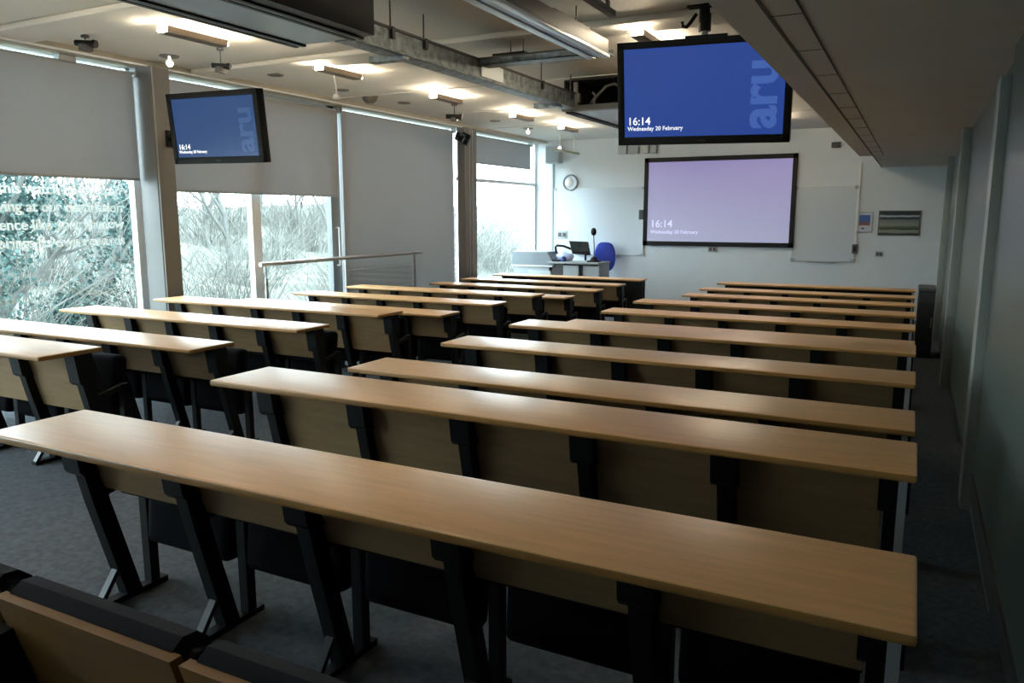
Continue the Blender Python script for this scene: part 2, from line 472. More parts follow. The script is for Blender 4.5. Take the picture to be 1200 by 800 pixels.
# ------------------------------------------------------------------ televisions and projected image
TXT = mat('screen_text_white', (.9, .9, .9), .5, emit=(.95, .97, 1), estr=.58)
def television(name, loc, rot, w, h, label, scr, scr_str, logo, pole_pts, plate, tname):
    t = thing('television', loc, label, 'television', 'blue televisions hanging from the ceiling', rot)
    bz = .05; d = .085
    bm = new_bm()
    # bezel ring + back shell
    add_box(bm, -w/2, w/2, .012, d, -h/2, h/2, bev=.008)
    add_box(bm, -w/2, -w/2+bz, -.006, .02, -h/2, h/2, bev=.004); add_box(bm, w/2-bz, w/2, -.006, .02, -h/2, h/2, bev=.004)
    add_box(bm, -w/2, w/2, -.006, .02, h/2-bz, h/2, bev=.004); add_box(bm, -w/2, w/2, -.006, .02, -h/2, -h/2+bz+.01, bev=.004)
    add_box(bm, -w/3, w/3, d, d+.05, -h/3, h/3, bev=.01)
    obj('casing', bm, BLK, t, smooth=True)
    sm = mat(tname, (.01, .015, .04), .25, emit=scr, estr=scr_str)
    bm = new_bm(); add_box(bm, -w/2+bz, w/2-bz, .002, .013, -h/2+bz+.01, h/2-bz); obj('screen', bm, sm, t)
    iw = w-2*bz; ih = h-2*bz
    text_obj('clock_text', '16:14', ih*.125, TXT, t, Matrix.Translation((-w/2+bz+.02*iw, .0005, -h/2+bz+.155*ih)) @ FACE_Y, 'LEFT', bold=.001)
    text_obj('date_text', 'Wednesday 20 February', ih*.066, TXT, t, Matrix.Translation((-w/2+bz+.02*iw, .0005, -h/2+bz+.09*ih)) @ FACE_Y, 'LEFT', bold=.0006)
    lm = mat(tname + '_logo', (.02, .03, .08), .3, emit=logo, estr=scr_str)
    text_obj('logo_text', 'aru', ih*.56, lm, t, Matrix.Translation((w/2-bz-.05*iw, .0005, -h/2+bz+.08*ih)) @ FACE_Y @ Matrix.Rotation(PI/2, 4, 'Z'), 'LEFT', bold=ih*.016)
    bm = new_bm(); add_box(bm, -.02, .03, -.0075, 0, -h/2+.022, -h/2+.03); obj('badge', bm, DKGREY, t)
    # ceiling mount, in world axes
    M = Matrix.LocRotScale(Vector(loc), Euler(rot), None).inverted()
    bm = new_bm(); add_tube(bm, [M @ Vector(p) for p in pole_pts], .028, 12); obj('pole' if plate else 'wall_arm', bm, POST if plate else BLK, t, smooth=True)
    bm = new_bm()
    c = Vector(pole_pts[0])
    if not plate:
        add_box(bm, c.x-.012, c.x+.01, c.y-.045, c.y+.045, c.z-.08, c.z+.08); bmesh.ops.transform(bm, matrix=M, verts=bm.verts[:]); obj('wall_plate', bm, BLK, t)
        bm = new_bm(); add_box(bm, -.15, .15, d+.05, d+.10, -.2, .2); obj('bracket', bm, BLK, t); return t
    add_box(bm, c.x-.11, c.x+.11, c.y-.11, c.y+.11, c.z-.012, c.z)
    add_tube(bm, [c, c-Vector((0, 0, .17))], .045, 14)
    if plate: add_tube(bm, [c+Vector((-.05, 0, -.02)), c+Vector((-.10, -.02, -.10)), c+Vector((-.13, -.02, -.13)), c+Vector((-.16, -.02, -.12)), c+Vector((-.165, -.02, -.09))], .014, 8)
    bmesh.ops.transform(bm, matrix=M, verts=bm.verts[:]); obj('ceiling_mount', bm, BLK, t)
    bm = new_bm(); add_box(bm, -.15, .15, d+.05, d+.10, -.2, h/2+.02); add_box(bm, -.12, -.08, d, d+.06, -.3, .3); add_box(bm, .08, .12, d, d+.06, -.3, .3); obj('bracket', bm, BLK, t)
    return t
SB = (.022, .062, .30)
television('tv', (-1.4624, 5.8476, 2.6745), (.1908, .0152, .0766), 1.25, .74,
    'large wide blue television reading 16:14 beside the soffit, hung on a pole', SB, .58, (.055, .125, .42),
    [(-1.50, 6.02, ZC), (-1.50, 6.02, 2.75)], True, 'blue_screen_near')
television('tv', (-5.56+.02, 5.05, 2.546), (.1078, .0125, .0428), 1.05, .6125,
    'smaller blue television hanging in front of the near grey column and blinds', (.026, .072, .205), .56, (.040, .098, .25),
    [(-6.835, 5.655, 2.56), (-6.2, 5.70, 2.56), (-5.56, 5.22, 2.56)], False, 'blue_screen_far')

def fw(x): return x*YF/16.0         # front wall items measured at y = 16, scaled
def fz(z): return 1.789 + (z-1.789)*YF/16.0
# front projection screen
t = thing('projection_screen', (fw(-3.603), YF, fz(2.06)), 'large black framed projection screen glowing lavender on the front wall', 'screen')
w = fw(3.02); h = fw(1.79)
bm = new_bm(); b = .085
add_box(bm, -w/2, w/2, -.06, -.045, h/2-b, h/2); add_box(bm, -w/2, w/2, -.06, -.045, -h/2, -h/2+b)
add_box(bm, -w/2, -w/2+b, -.06, -.045, -h/2, h/2); add_box(bm, w/2-b, w/2, -.06, -.045, -h/2, h/2); add_box(bm, -w/2+.01, w/2-.01, -.045, -.001, -h/2+.01, h/2-.01)
obj('frame', bm, BLK, t)
sm = bpy.data.materials.new('lavender_projected_image'); sm.use_nodes = True
nt = sm.node_tree; bs = nt.nodes['Principled BSDF']; bs.inputs['Base Color'].default_value = (.3, .3, .32, 1)
tc = nt.nodes.new('ShaderNodeTexCoord'); sp = nt.nodes.new('ShaderNodeSeparateXYZ'); cr = nt.nodes.new('ShaderNodeValToRGB')
nt.links.new(tc.outputs['Generated'], sp.inputs[0]); nt.links.new(sp.outputs['Z'], cr.inputs['Fac']); nt.links.new(cr.outputs['Color'], bs.inputs['Emission Color'])
cr.color_ramp.elements[0].color = srgb(142, 146, 186); cr.color_ramp.elements[1].color = srgb(120, 108, 178)
bs.inputs['Emission Strength'].default_value = .50
bm = new_bm(); add_box(bm, -w/2+b-.004, w/2-b+.004, -.05, -.044, -h/2+b-.004, h/2-b+.004); obj('screen_image', bm, sm, t)
ST = mat('projected_text', (.5, .5, .5), .5, emit=srgb(180, 180, 220), estr=.66)
text_obj('clock_text', '16:14', .20, ST, t, Matrix.Translation((-w/2+b+.06, -.0515, -h/2+b+.27)) @ FACE_Y, bold=.003)
text_obj('date_text', 'Wednesday 20 February', .095, ST, t, Matrix.Translation((-w/2+b+.06, -.0515, -h/2+b+.15)) @ FACE_Y, bold=.002)

# whiteboards
def whiteboard(x0, x1, z0, z1, label):
    t = thing('whiteboard', ((x0+x1)/2, YF, z0), label, 'whiteboard')
    w = (x1-x0)/2; h = z1-z0
    bm = new_bm(); add_box(bm, -w, w, -.018, -.001, 0, h); obj('board', bm, mat('white_enamel', (.52, .57, .62), .22), t)
    bm = new_bm(); f = .022
    add_box(bm, -w-f, w+f, -.026, -.001, h, h+f); add_box(bm, -w-f, w+f, -.026, -.001, -f, 0); add_box(bm, -w-f, -w, -.026, -.001, 0, h); add_box(bm, w, w+f, -.026, -.001, 0, h)
    obj('frame', bm, mat('aluminium_trim', (.50, .52, .53), .4, metal=.4), t)
    bm = new_bm()
    for sx in (-1, 1):
        for z in (0, h): add_box(bm, sx*w-.035, sx*w+.035, -.03, -.001, z-.03, z+.03, bev=.006)
    obj('corner_cap', bm, GREYP, t)
    bm = new_bm(); add_box(bm, -w*.5, w*.5, -.075, -.02, -.035, -.018); obj('pen_tray', bm, POST, t)
    return t
whiteboard(fw(-7.16), fw(-5.13), fz(.97), fz(2.35), 'wide whiteboard on the front wall behind the lectern and blue chair')
whiteboard(fw(-2.10), fw(-1.03), fz(.94), fz(2.30), 'tall whiteboard on the front wall right of the projection screen')

def wall_item(name, x0, x1, z0, z1, d, m, label, cat, bev=.006, group=None):
    bm = new_bm(); x0, x1, z0, z1 = fw(x0), fw(x1), fz(z0), fz(z1)
    add_box(bm, x0, x1, YF-d, YF-.001, z0, z1, bev=bev)
    return tag(obj(name, bm, m, smooth=True), label, cat, group)
# round wall clock-like speaker
t = thing('round_speaker', (fw(-6.79), YF, fz(2.49)), 'round pale grey wall speaker on the front wall above the wide whiteboard', 'speaker')
RX = Matrix.Rotation(PI/2, 4, 'X')
bm = new_bm(); add_lathe(bm, [(.115, 0), (.165, 0), (.165, .05), (.15, .065), (.135, .05), (.135, .03), (.115, .03)], seg=32, M=RX); obj('rim', bm, GREYP, t, smooth=True)
bm = new_bm(); add_lathe(bm, [(0, .034), (.136, .034), (.136, .02), (0, .02)], seg=32, M=RX); obj('cone', bm, mat('speaker_pale', (.55, .60, .64), .5), t)
bm = new_bm(); add_lathe(bm, [(0, .075), (.05, .07), (.085, .05), (.09, .03), (0, .03)], seg=24, M=Matrix.Translation((-.03, 0, .01)) @ RX); obj('dome', bm, WHT, t, smooth=True)
# corner loudspeaker
t = thing('wall_speaker', (fw(-7.12), YF-.16, fz(2.90)), 'grey box loudspeaker high in the corner beside the windows', 'speaker')
bm = new_bm(); add_box(bm, -.15, .15, -.12, .10, 0, .34, bev=.02, seg=3); obj('body', bm, mat('speaker_grey', (.42, .46, .50), .6), t, smooth=True)
bm = new_bm(); add_box(bm, -.13, .13, -.127, -.118, .02, .32, bev=.003); obj('grille', bm, mat('speaker_grille', (.36, .40, .44), .8), t)
bm = new_bm(); add_box(bm, -.03, .03, .10, .16, .12, .22); obj('bracket', bm, DKGREY, t)
wall_item('cable_trunking', -7.24, -7.20, .2, 2.9, .03, GREYP, 'thin grey vertical trunking at the left end of the front wall', 'trunking', bev=0)
t = thing('cable_trunking', (fw(-1.0), YF, fz(1.26)), 'white vertical trunking right of the tall whiteboard', 'trunking')
bm = new_bm(); add_box(bm, -.02, .02, -.03, -.001, 0, fz(2.75)-fz(1.26)); obj('cover', bm, WHT, t)
t = thing('wall_switch', (fw(-1.0), YF, fz(1.08)), 'black wall switch under the white trunking', 'switch')
bm = new_bm(); add_box(bm, -.045, .045, -.035, -.001, 0, fz(1.25)-fz(1.08), bev=.005); obj('plate', bm, DKGREY, t)
bm = new_bm(); add_box(bm, -.02, .02, -.042, -.03, .04, .12, bev=.003); obj('rocker', bm, BLK, t)
def socket(x, z, w, h, m, label, cat='socket', name='wall_socket'):
    t = thing(name, (fw(x), YF, fz(z)), label, cat)
    bm = new_bm(); add_box(bm, -w/2, w/2, -.03, -.001, 0, h, bev=.006); obj('plate', bm, m, t, smooth=True)
    bm = new_bm(); add_box(bm, -w*.36, -w*.06, -.036, -.028, h*.25, h*.75, bev=.003); add_box(bm, w*.06, w*.36, -.036, -.028, h*.25, h*.75, bev=.003); obj('insert', bm, DKGREY, t)
socket(-3.65, 1.05, .17, .11, GREYP, 'small grey wall socket below the projection screen')
socket(-.58, 1.03, .12, .09, GREYP, 'small grey wall plate below the dark framed picture')
socket(-6.98, 1.28, .24, .16, GREYP, 'grey double wall socket above the lectern beside the windows')
socket(-5.17, 1.70, .10, .19, DKGREY, 'dark control box at the right edge of the wide whiteboard', 'control panel', 'control_panel')
for i, (x, wd) in enumerate(((-5.60, .17), (-5.36, .20), (-5.09, .11), (-4.92, .10))):
    bm = new_bm(); add_box(bm, fw(x)-wd/2, fw(x)+wd/2, YF-.10, YF-.001, fz(3.05), fz(3.22), bev=.01)
    tag(obj('wall_unit', bm, GREYP if i % 2 else mat('pale_grey_unit', (.42, .44, .45), .5), smooth=True),
        ['leftmost of four small grey boxes above the projection screen', 'widest of four small grey boxes above the projection screen',
         'third from left of the small grey boxes above the projection screen', 'rightmost of four small grey boxes above the projection screen'][i], 'box', 'small grey boxes above the projection screen')
wall_item('wall_mounted_sensor', -1.52, -1.36, 3.03, 3.13, .06, DKGREY, 'small dark fitting high on the front wall under the soffit', 'sensor')
# pictures
t = thing('notice', (fw(-.86), YF, fz(1.47)), 'small white framed notice with a blue and rust panel beside the trunking', 'notice')
w, h = .255, .355
bm = new_bm(); add_box(bm, -w/2, w/2, -.02, -.001, 0, h, bev=.004); obj('frame', bm, GREYP, t)
bm = new_bm(); add_box(bm, -w/2+.02, w/2-.02, -.023, -.018, .02, h-.02); obj('paper', bm, mat('notice_paper', (.50, .53, .62), .6), t)
bm = new_bm(); add_box(bm, -w/2+.035, w/2-.045, -.025, -.022, .18, h-.05); obj('blue_panel', bm, mat('notice_blue', (.05, .12, .34), .5), t)
bm = new_bm(); add_box(bm, -w/2+.035, w/2-.045, -.025, -.022, .125, .18); obj('rust_panel', bm, mat('notice_rust', (.22, .09, .07), .5), t)
bm = new_bm(); add_box(bm, -.05, -.005, -.025, -.022, .06, .085); obj('small_mark', bm, DKGREY, t)
t = thing('framed_picture', (fw(-.29), YF, fz(1.42)), 'dark framed landscape picture with pale horizontal bands on the front wall', 'picture')
w, h = .645, .425
bm = new_bm(); add_box(bm, -w/2, w/2, -.03, -.001, 0, h, bev=.004); obj('frame', bm, mat('aged_frame', (.10, .11, .11), .5), t)
pm = bpy.data.materials.new('banded_landscape'); pm.use_nodes = True; nt = pm.node_tree; bs = nt.nodes['Principled BSDF']; bs.inputs['Roughness'].default_value = .3
tc = nt.nodes.new('ShaderNodeTexCoord'); sp = nt.nodes.new('ShaderNodeSeparateXYZ'); nz = nt.nodes.new('ShaderNodeTexNoise'); nz.inputs['Scale'].default_value = 3
ad = nt.nodes.new('ShaderNodeMath'); ad.operation = 'MULTIPLY_ADD'; ad.inputs[1].default_value = .10
cr = nt.nodes.new('ShaderNodeValToRGB'); e = cr.color_ramp.elements
nt.links.new(tc.outputs['Generated'], sp.inputs[0]); nt.links.new(tc.outputs['Generated'], nz.inputs['Vector']); nt.links.new(nz.outputs['Fac'], ad.inputs[0]); nt.links.new(sp.outputs['Z'], ad.inputs[2])
nt.links.new(ad.outputs[0], cr.inputs['Fac']); nt.links.new(cr.outputs['Color'], bs.inputs['Base Color'])
e[0].position = 0; e[0].color = (.02, .03, .03, 1); e[1].position = 1; e[1].color = (.02, .03, .04, 1)
for p, c in ((.10, (.03, .04, .03)), (.14, (.20, .23, .20)), (.24, (.22, .25, .19)), (.29, (.03, .05, .03)), (.38, (.10, .12, .08)), (.46, (.23, .25, .19)), (.62, (.16, .19, .19)), (.70, (.12, .15, .17)), (.73, (.02, .03, .04)), (.80, (.02, .03, .04)), (.83, (.34, .38, .40)), (.89, (.32, .35, .38)), (.92, (.02, .03, .05))):
    q = e.new(p); q.color = (*c, 1)
bm = new_bm(); add_box(bm, -w/2+.018, w/2-.018, -.034, -.028, .018, h-.018); obj('print', bm, pm, t)

# ------------------------------------------------------------------ lectern area
YL = 13.5
LG = mat('lectern_grey_laminate', (.20, .235, .265), .5)
LW = mat('lectern_pale_panel', (.40, .44, .47), .5)
t = thing('lectern', (-6.5, YL, 0), 'pale grey lectern cabinet beside the front window', 'lectern')
bm = new_bm(); add_box(bm, -.42, .40, 0, .55, 0, .82); obj('cabinet', bm, LW, t)
bm = new_bm()
a = [(-.44, -.02, .84), (.36, -.02, .84), (.44, -.02, .84)]
vs0 = [(-.44, .84), (.46, .84), (.31, 1.10), (-.44, 1.10)]
A = [bm.verts.new((x, -.02, z)) for x, z in vs0]; B = [bm.verts.new((x, .45, z)) for x, z in vs0]
for i in range(4): bm.faces.new((A[i], A[(i+1) % 4], B[(i+1) % 4], B[i]))
bm.faces.new(A); bm.faces.new(B); obj('hood', bm, LG, t, bevel=.008)
bm = new_bm(); add_box(bm, -.45, .42, -.03, .57, .82, .845); obj('top_edge', bm, WHT, t)
bm = new_bm(); add_box(bm, -.10, .38, -.012, .01, .08, .74, bev=.004); obj('door', bm, mat('lectern_door', (.50, .55, .58), .45), t)
bm = new_bm(); add_box(bm, .31, .325, -.04, -.012, .40, .52, bev=.003); obj('handle', bm, STAIN, t)
t = thing('desk', (-5.68, YL, 0), 'white panelled teaching desk carrying the monitor, between lectern and blue chair', 'desk')
bm = new_bm(); add_box(bm, -.50, .53, -.05, .60, .89, .925, bev=.006); obj('desk_top', bm, mat('desk_top_grey', (.30, .33, .35), .4), t, smooth=True)
bm = new_bm(); add_box(bm, -.48, -.20, 0, .55, .0, .89); obj('equipment_bay', bm, DKGREY, t)
bm = new_bm(); add_box(bm, -.19, .12, 0, .55, .0, .86, bev=.003); obj('cupboard', bm, LW, t)
bm = new_bm(); add_box(bm, .20, .50, .02, .55, .0, .86, bev=.003); obj('drawer_unit', bm, LW, t)
bm = new_bm(); add_box(bm, .505, .53, 0, .55, 0, .89); obj('end_panel', bm, GREYP, t)
bm = new_bm(); add_tube(bm, [(.14, -.01, .88), (.17, -.01, .66)], .018, 8); obj('cable', bm, BLK, t)
zt = .925
t = thing('monitor', (-5.70, YL+.12, zt), 'black monitor tilted back on a curved black arm over the teaching desk', 'monitor')
bm = new_bm()
R = Matrix.Rotation(math.radians(-35), 3, 'X')
va = [(-.28, .40, .375), (.12, .40, .365), (.31, .05, .15), (-.07, .05, .17)]
A = [bm.verts.new(v) for v in va]; B = [bm.verts.new((x, y+.03, z-.03)) for x, y, z in va]
bm.faces.new(A); bm.faces.new(list(reversed(B)))
for i in range(4): bm.faces.new((A[i], B[i], B[(i+1) % 4], A[(i+1) % 4]))
obj('display', bm, BLK, t, bevel=.006)
bm = new_bm()
ctr = [Vector(v) for v in va]; c0 = sum(ctr, Vector())/4
sc = [c0+(v-c0)*.86+Vector((0, -.004, .008)) for v in ctr]
A = [bm.verts.new(v) for v in sc]; bm.faces.new(A); r = bmesh.ops.extrude_face_region(bm, geom=bm.faces[:]); bmesh.ops.translate(bm, verts=[v for v in r['geom'] if isinstance(v, bmesh.types.BMVert)], vec=(0, 0, -.004))
obj('screen_glass', bm, mat('dark_glass', (.015, .017, .018), .12), t)
bm = new_bm(); add_tube(bm, [(-.56, .25, 0), (-.56, .25, .10), (-.54, .25, .14), (-.47, .22, .17), (-.47, .20, .26), (-.43, .18, .29), (-.30, .2, .28), (-.10, .26, .20)], .022, 10)
add_lathe(bm, [(0, 0), (.07, 0), (.07, .02), (.02, .03)], -.56, .25, 0, 18); obj('arm', bm, BLK, t, smooth=True)
t = thing('desk_microphone', (-5.33, YL+.2, zt), 'slim black desk microphone on a stalk and square base beside the monitor', 'microphone')
bm = new_bm(); add_box(bm, -.11, .11, -.09, .09, 0, .03, bev=.01); add_lathe(bm, [(.08, .03), (.06, .07), (.02, .10), (0, .10)], 0, 0, 0, 18); obj('base', bm, BLK, t, smooth=True)
bm = new_bm(); add_tube(bm, [(0, 0, .09), (0, 0, .30), (-.01, 0, .42), (-.015, 0, .50)], .010, 8); obj('stalk', bm, DKGREY, t, smooth=True)
bm = new_bm(); add_lathe(bm, [(0, -.075), (.035, -.06), (.05, -.02), (.05, .02), (.035, .06), (0, .075)], -.015, 0, .56, 16); obj('head', bm, BLK, t, smooth=True)
t = thing('document_bag', (-5.93, YL+.22, zt), 'crumpled blue and white bag lying on the teaching desk under the monitor', 'bag')
bm = new_bm()
bmesh.ops.create_icosphere(bm, subdivisions=4, radius=1)
for v in bm.verts:
    n = .12*math.sin(7*v.co.x+3*v.co.z)+.10*math.sin(9*v.co.y-5*v.co.x)
    v.co = Vector((v.co.x*(.17+.03*n*3), v.co.y*.12, max(0.0, .07+v.co.z*(.10+.04*n))))
obj('bag_body', bm, mat('pale_blue_bag', (.42, .50, .75), .5), t, smooth=True)
bm = new_bm(); add_lathe(bm, [(0, 0), (.05, 0), (.06, .05), (.04, .09), (0, .10)], .03, -.15, 0, 16); tag(obj('blue_cap', bm, mat('deep_blue', (.03, .06, .25), .5), t, smooth=True), 'deep blue rounded end')
# keyboard-like dark devices
t = thing('keyboard', (-6.10, YL+.05, zt), 'black keyboard at the lectern end of the teaching desk', 'keyboard')
bm = new_bm(); add_box(bm, -.02, .17, -.06, .10, 0, .03, bev=.008); obj('body', bm, BLK, t, smooth=True)
bm = new_bm()
for i in range(6):
    for j in range(4): add_box(bm, -.01+i*.028, .012+i*.028, -.045+j*.033, -.018+j*.033, .029, .036)
tag(obj('keys', bm, DKGREY, t), 'rows of dark keys')
# blue chair
CB = mat('royal_blue_upholstery', (.03, .06, .42), .85, bump=.3, bscale=400)
t = thing('swivel_chair', (-5.51, 14.50, 0), 'royal blue swivel chair with rounded back beside the teaching desk', 'chair')
bm = new_bm()
n = 28; prof = []
for i in range(n):
    a = 2*PI*i/n; sx = math.copysign(abs(math.cos(a))**.62, math.cos(a)); sz = math.copysign(abs(math.sin(a))**.75, math.sin(a))
    prof.append((.215*sx*(1-.10*max(0, sz)), .29*sz))
rings = []
for dy, s in ((.045, .93), (.03, 1), (-.03, 1), (-.05, .9)):
    rings.append([bm.verts.new((x*s, dy+.05*(x/.22)**2, z*s)) for x, z in prof])
for a_, b_ in zip(rings, rings[1:]):
    for i in range(n): bm.faces.new((a_[i], a_[(i+1) % n], b_[(i+1) % n], b_[i]))
bm.faces.new(rings[0]); bm.faces.new(list(reversed(rings[-1])))
o = obj('backrest', bm, CB, t, smooth=True); o.location = (0, .24, .97); o.rotation_euler = (-.06, .03, .30)
bm = new_bm(); add_box(bm, -.25, .25, -.25, .25, .46, .56, bev=.05, seg=4); obj('seat', bm, CB, t, smooth=True)
bm = new_bm(); add_tube(bm, [(0, 0, .07), (0, 0, .46)], .03, 12); add_tube(bm, [(0, .05, .46), (0, .30, .5), (0, .29, .8)], .025, 8); obj('column', bm, BLK, t, smooth=True)
for i in range(5):
    a = 2*PI*i/5+.3
    bm = new_bm(); add_tube(bm, [(0, 0, .10), (.30*math.cos(a), .30*math.sin(a), .065)], [.028, .018], 8); lg = obj('leg', bm, BLK, t, smooth=True)
    bm = new_bm(); bmesh.ops.create_uvsphere(bm, u_segments=12, v_segments=8, radius=.032); bmesh.ops.translate(bm, verts=bm.verts[:], vec=(.30*math.cos(a), .30*math.sin(a), .032)); obj('castor', bm, BLK, lg, smooth=True)
for sx in (-1,):
    bm = new_bm(); add_tube(bm, [(sx*.24, .05, .50), (sx*.31, .02, .60), (sx*.31, -.02, 1.16)], .02, 8); add_box(bm, sx*.31-.04, sx*.31+.04, -.14, .10, 1.15, 1.19, bev=.012); obj('armrest', bm, BLK, t, smooth=True)

# dark low cabinet at the front right
t = thing('equipment_cabinet', (.175, 11.0, 0), 'low black equipment cabinet against the right wall past the desk rows', 'cabinet')
bm = new_bm(); add_box(bm, -.09, .10, 0, .6, .02, .86); obj('body', bm, mat('cabinet_black', (.018, .020, .023), .5), t)
bm = new_bm(); add_box(bm, -.095, .105, -.012, .61, .86, .885); obj('top', bm, mat('cabinet_top', (.08, .085, .09), .4), t)
bm = new_bm(); add_box(bm, -.08, .09, -.012, .0, .06, .82, bev=.003); obj('door', bm, mat('cabinet_door', (.025, .027, .03), .45), t)
bm = new_bm(); add_box(bm, .065, .08, -.03, -.012, .40, .52); obj('handle', bm, STAIN, t)

# ------------------------------------------------------------------ ceiling fittings
TUBE2 = mat('warm_end_lamp', (.9, .9, .85), .5, emit=(1, .84, .60), estr=300)
TUBE = mat('warm_tube_lamp', (.9, .9, .85), .5, emit=(1, .84, .62), estr=125)
LBODY = mat('uplight_body', (.13, .10, .07), .6)
def uplight(x, y, ln, label, group):
    t = thing('ceiling_uplight', (x, y, ZC-.11), label, 'light', group)
    bm = new_bm(); add_box(bm, -.055, .055, -ln/2, ln/2, 0, .03); add_box(bm, -.055, -.05, -ln/2, ln/2, .03, .05); add_box(bm, .05, .055, -ln/2, ln/2, .03, .05); obj('body', bm, LBODY, t)
    bm = new_bm(); add_tube(bm, [(0, -ln/2+.02, .045), (0, ln/2-.02, .045)], .012, 8); tag(obj('lamp', bm, TUBE, t), 'glowing warm tube')
    for sg in (-1, 1):
        bm = new_bm(); a = sg*ln/2
        v = [bm.verts.new(p) for p in ((-.045, a, .05), (.045, a, .05), (.045, a+sg*.018, .012), (-.045, a+sg*.018, .012), (-.045, a, .012), (.045, a, .012))]
        for f in ((0, 1, 2, 3), (0, 1, 5, 4), (2, 3, 4, 5), (0, 3, 4), (1, 2, 5)): bm.faces.new([v[q] for q in f])
        tag(obj('end_lamp', bm, TUBE2, t), 'glowing warm lamp at the end of the bar')
    bm = new_bm(); add_tube(bm, [(-.0, -ln*.3, .02), (0, -ln*.3, .11)], .005, 6); add_tube(bm, [(0, ln*.3, .02), (0, ln*.3, .11)], .005, 6); obj('hanger', bm, GREYP, t)
g1 = 'slim uplights over the left block'; g2 = 'slim uplights over the right block'
names = ['nearest', 'second', 'third', 'fourth', 'fifth']
for i, y in enumerate((4.70, 6.50, 8.55, 10.65, 12.4)):
    uplight(-5.32, y-.0, .60, f'slim ceiling uplight over the left block, {names[i]} from the camera in view', g1)
uplight(-5.32, 2.55, .60, 'slim ceiling uplight over the left block, outside the left edge of view', g1)
uplight(-5.32, .55, .60, 'added unseen ceiling uplight over the left block, brightening the nearest desks', g1)  # extra lamp out of view, added to lift the nearest desk rows
uplight(-2.08, 1.7, .62, 'added unseen ceiling uplight over the right block, brightening the nearest desks', g2)  # added above the view so the first right-hand desks get more light
for i, y in enumerate((6.5, 8.55, 10.6, 12.6)):
    uplight(-2.08, y, .62, f'slim ceiling uplight over the right block, {names[i]} from the camera', g2)

# recessed downlights, unlit
def downlight(x, y, r, label, lit=False):
    t = thing('downlight', (x, y, ZC), label, 'light', 'round recessed downlights beside the windows')
    bm = new_bm(); add_lathe(bm, [(r*.8, -.002), (r, -.014), (r*1.08, -.004), (r*1.08, 0)], seg=20); obj('rim', bm, mat('downlight_rim', (.16, .155, .14), .5), t, smooth=True)
    bm = new_bm(); add_lathe(bm, [(0, -.004), (r*.82, -.004), (r*.82, 0), (0, 0)], seg=20); obj('reflector', bm, mat('downlight_dark', (.05, .05, .048), .5), t)
    if lit:
        bm = new_bm(); add_tube(bm, [(0, 0, -.004), (0, 0, -.05)], .012, 8); bmesh.ops.create_uvsphere(bm, u_segments=12, v_segments=8, radius=.035, matrix=Matrix.Translation((0, 0, -.07))); obj('lamp', bm, mat('downlight_lamp', (.8, .8, .78), .4, emit=(1, .97, .9), estr=1.5), t, smooth=True)
for i, (x, y, lit) in enumerate(((-6.50, 4.09, False), (-6.50, 5.43, True), (-6.31, 6.64, False), (-6.35, 7.80, False), (-6.31, 9.05, False), (-6.18, 11.4, False), (-6.2, 12.65, True))):
    where = ['over the near window blind', 'with a bright bulb above the left television', 'right of the left television', 'beside the hanging sensor', 'above the full length blind', 'past the far column', 'with a bright bulb nearest the front wall'][i]
    downlight(x, y, .085, f'small round ceiling downlight {where}', lit)
# dome, camera, sensor, brackets
t = thing('smoke_detector', (-6.39, 8.4, ZC), 'dark round smoke detector dome on the ceiling above the blinds', 'detector')
bm = new_bm(); add_lathe(bm, [(0, -.09), (.05, -.085), (.09, -.05), (.10, -.02), (.11, 0), (0, 0)], seg=24); obj('dome', bm, mat('detector_taupe', (.12, .11, .09), .5), t, smooth=True)
def spot(loc, label, s=1.0, drop=.12):
    t = thing('ceiling_spotlight', loc, label, 'spotlight')
    bm = new_bm(); add_lathe(bm, [(0, 0), (.06*s, 0), (.06*s, -.02), (0, -.02)], seg=16); add_tube(bm, [(0, 0, -.02), (0, 0, -drop)], .009*s, 8); obj('stem', bm, DKGREY, t)
    bm = new_bm(); add_tube(bm, [(-.16*s, -.03, -drop-.02), (.10*s, .03, -drop-.03)], .045*s, 14); add_tube(bm, [(.10*s, .03, -drop-.03), (.15*s, .04, -drop-.035)], .06*s, 14); obj('head', bm, BLK, t)
    bm = new_bm(); add_box(bm, -.05*s, .05*s, -.05, .05, -drop-.09, -drop-.04); obj('yoke', bm, DKGREY, t)
    return t
spot((-5.79, 5.40, ZC), 'small black camera hanging on a thin rod just above the small television', .5, .13)
spot((-6.40, 4.50, ZC), 'dark angled bracket fitting on the ceiling over the near window', .55, .04)
spot((-5.79, 9.50, ZC), 'black twin spotlight fitting hanging above the full length blind', .7, .14)
# spotlight pair clamped at the far column
t = thing('column_spotlight', (-6.75, 11.35, 3.06), 'cluster of small black spotlights clamped at the top of the far column', 'spotlight')
bm = new_bm(); add_tube(bm, [(-.10, .25, .03), (.05, -.25, .03)], .03, 10); obj('bar', bm, BLK, t)
for p in ((.06, -.22, -.04), (.02, 0, -.07), (-.06, .2, .03)):
    bm = new_bm(); add_tube(bm, [(p[0]-.06, p[1]-.02, p[2]+.03), (p[0]+.06, p[1]+.02, p[2]-.03)], .05, 12); obj('head', bm, BLK, t)
# hanging sensor on a white cord
t = thing('hanging_sensor', (-5.45, 6.56, ZC), 'small white sensor dangling on a white cord near the ceiling', 'sensor')
bm = new_bm(); add_tube(bm, [(0, 0, 0), (0, .01, -.10), (.015, .02, -.2), (.02, .02, -.27)], .007, 6); obj('cord', bm, WHT, t)
bm = new_bm(); add_lathe(bm, [(0, 0), (.03, -.01), (.045, -.045), (.03, -.055), (0, -.05)], .02, .02, -.27, 14); obj('cup', bm, WHT, t, smooth=True)
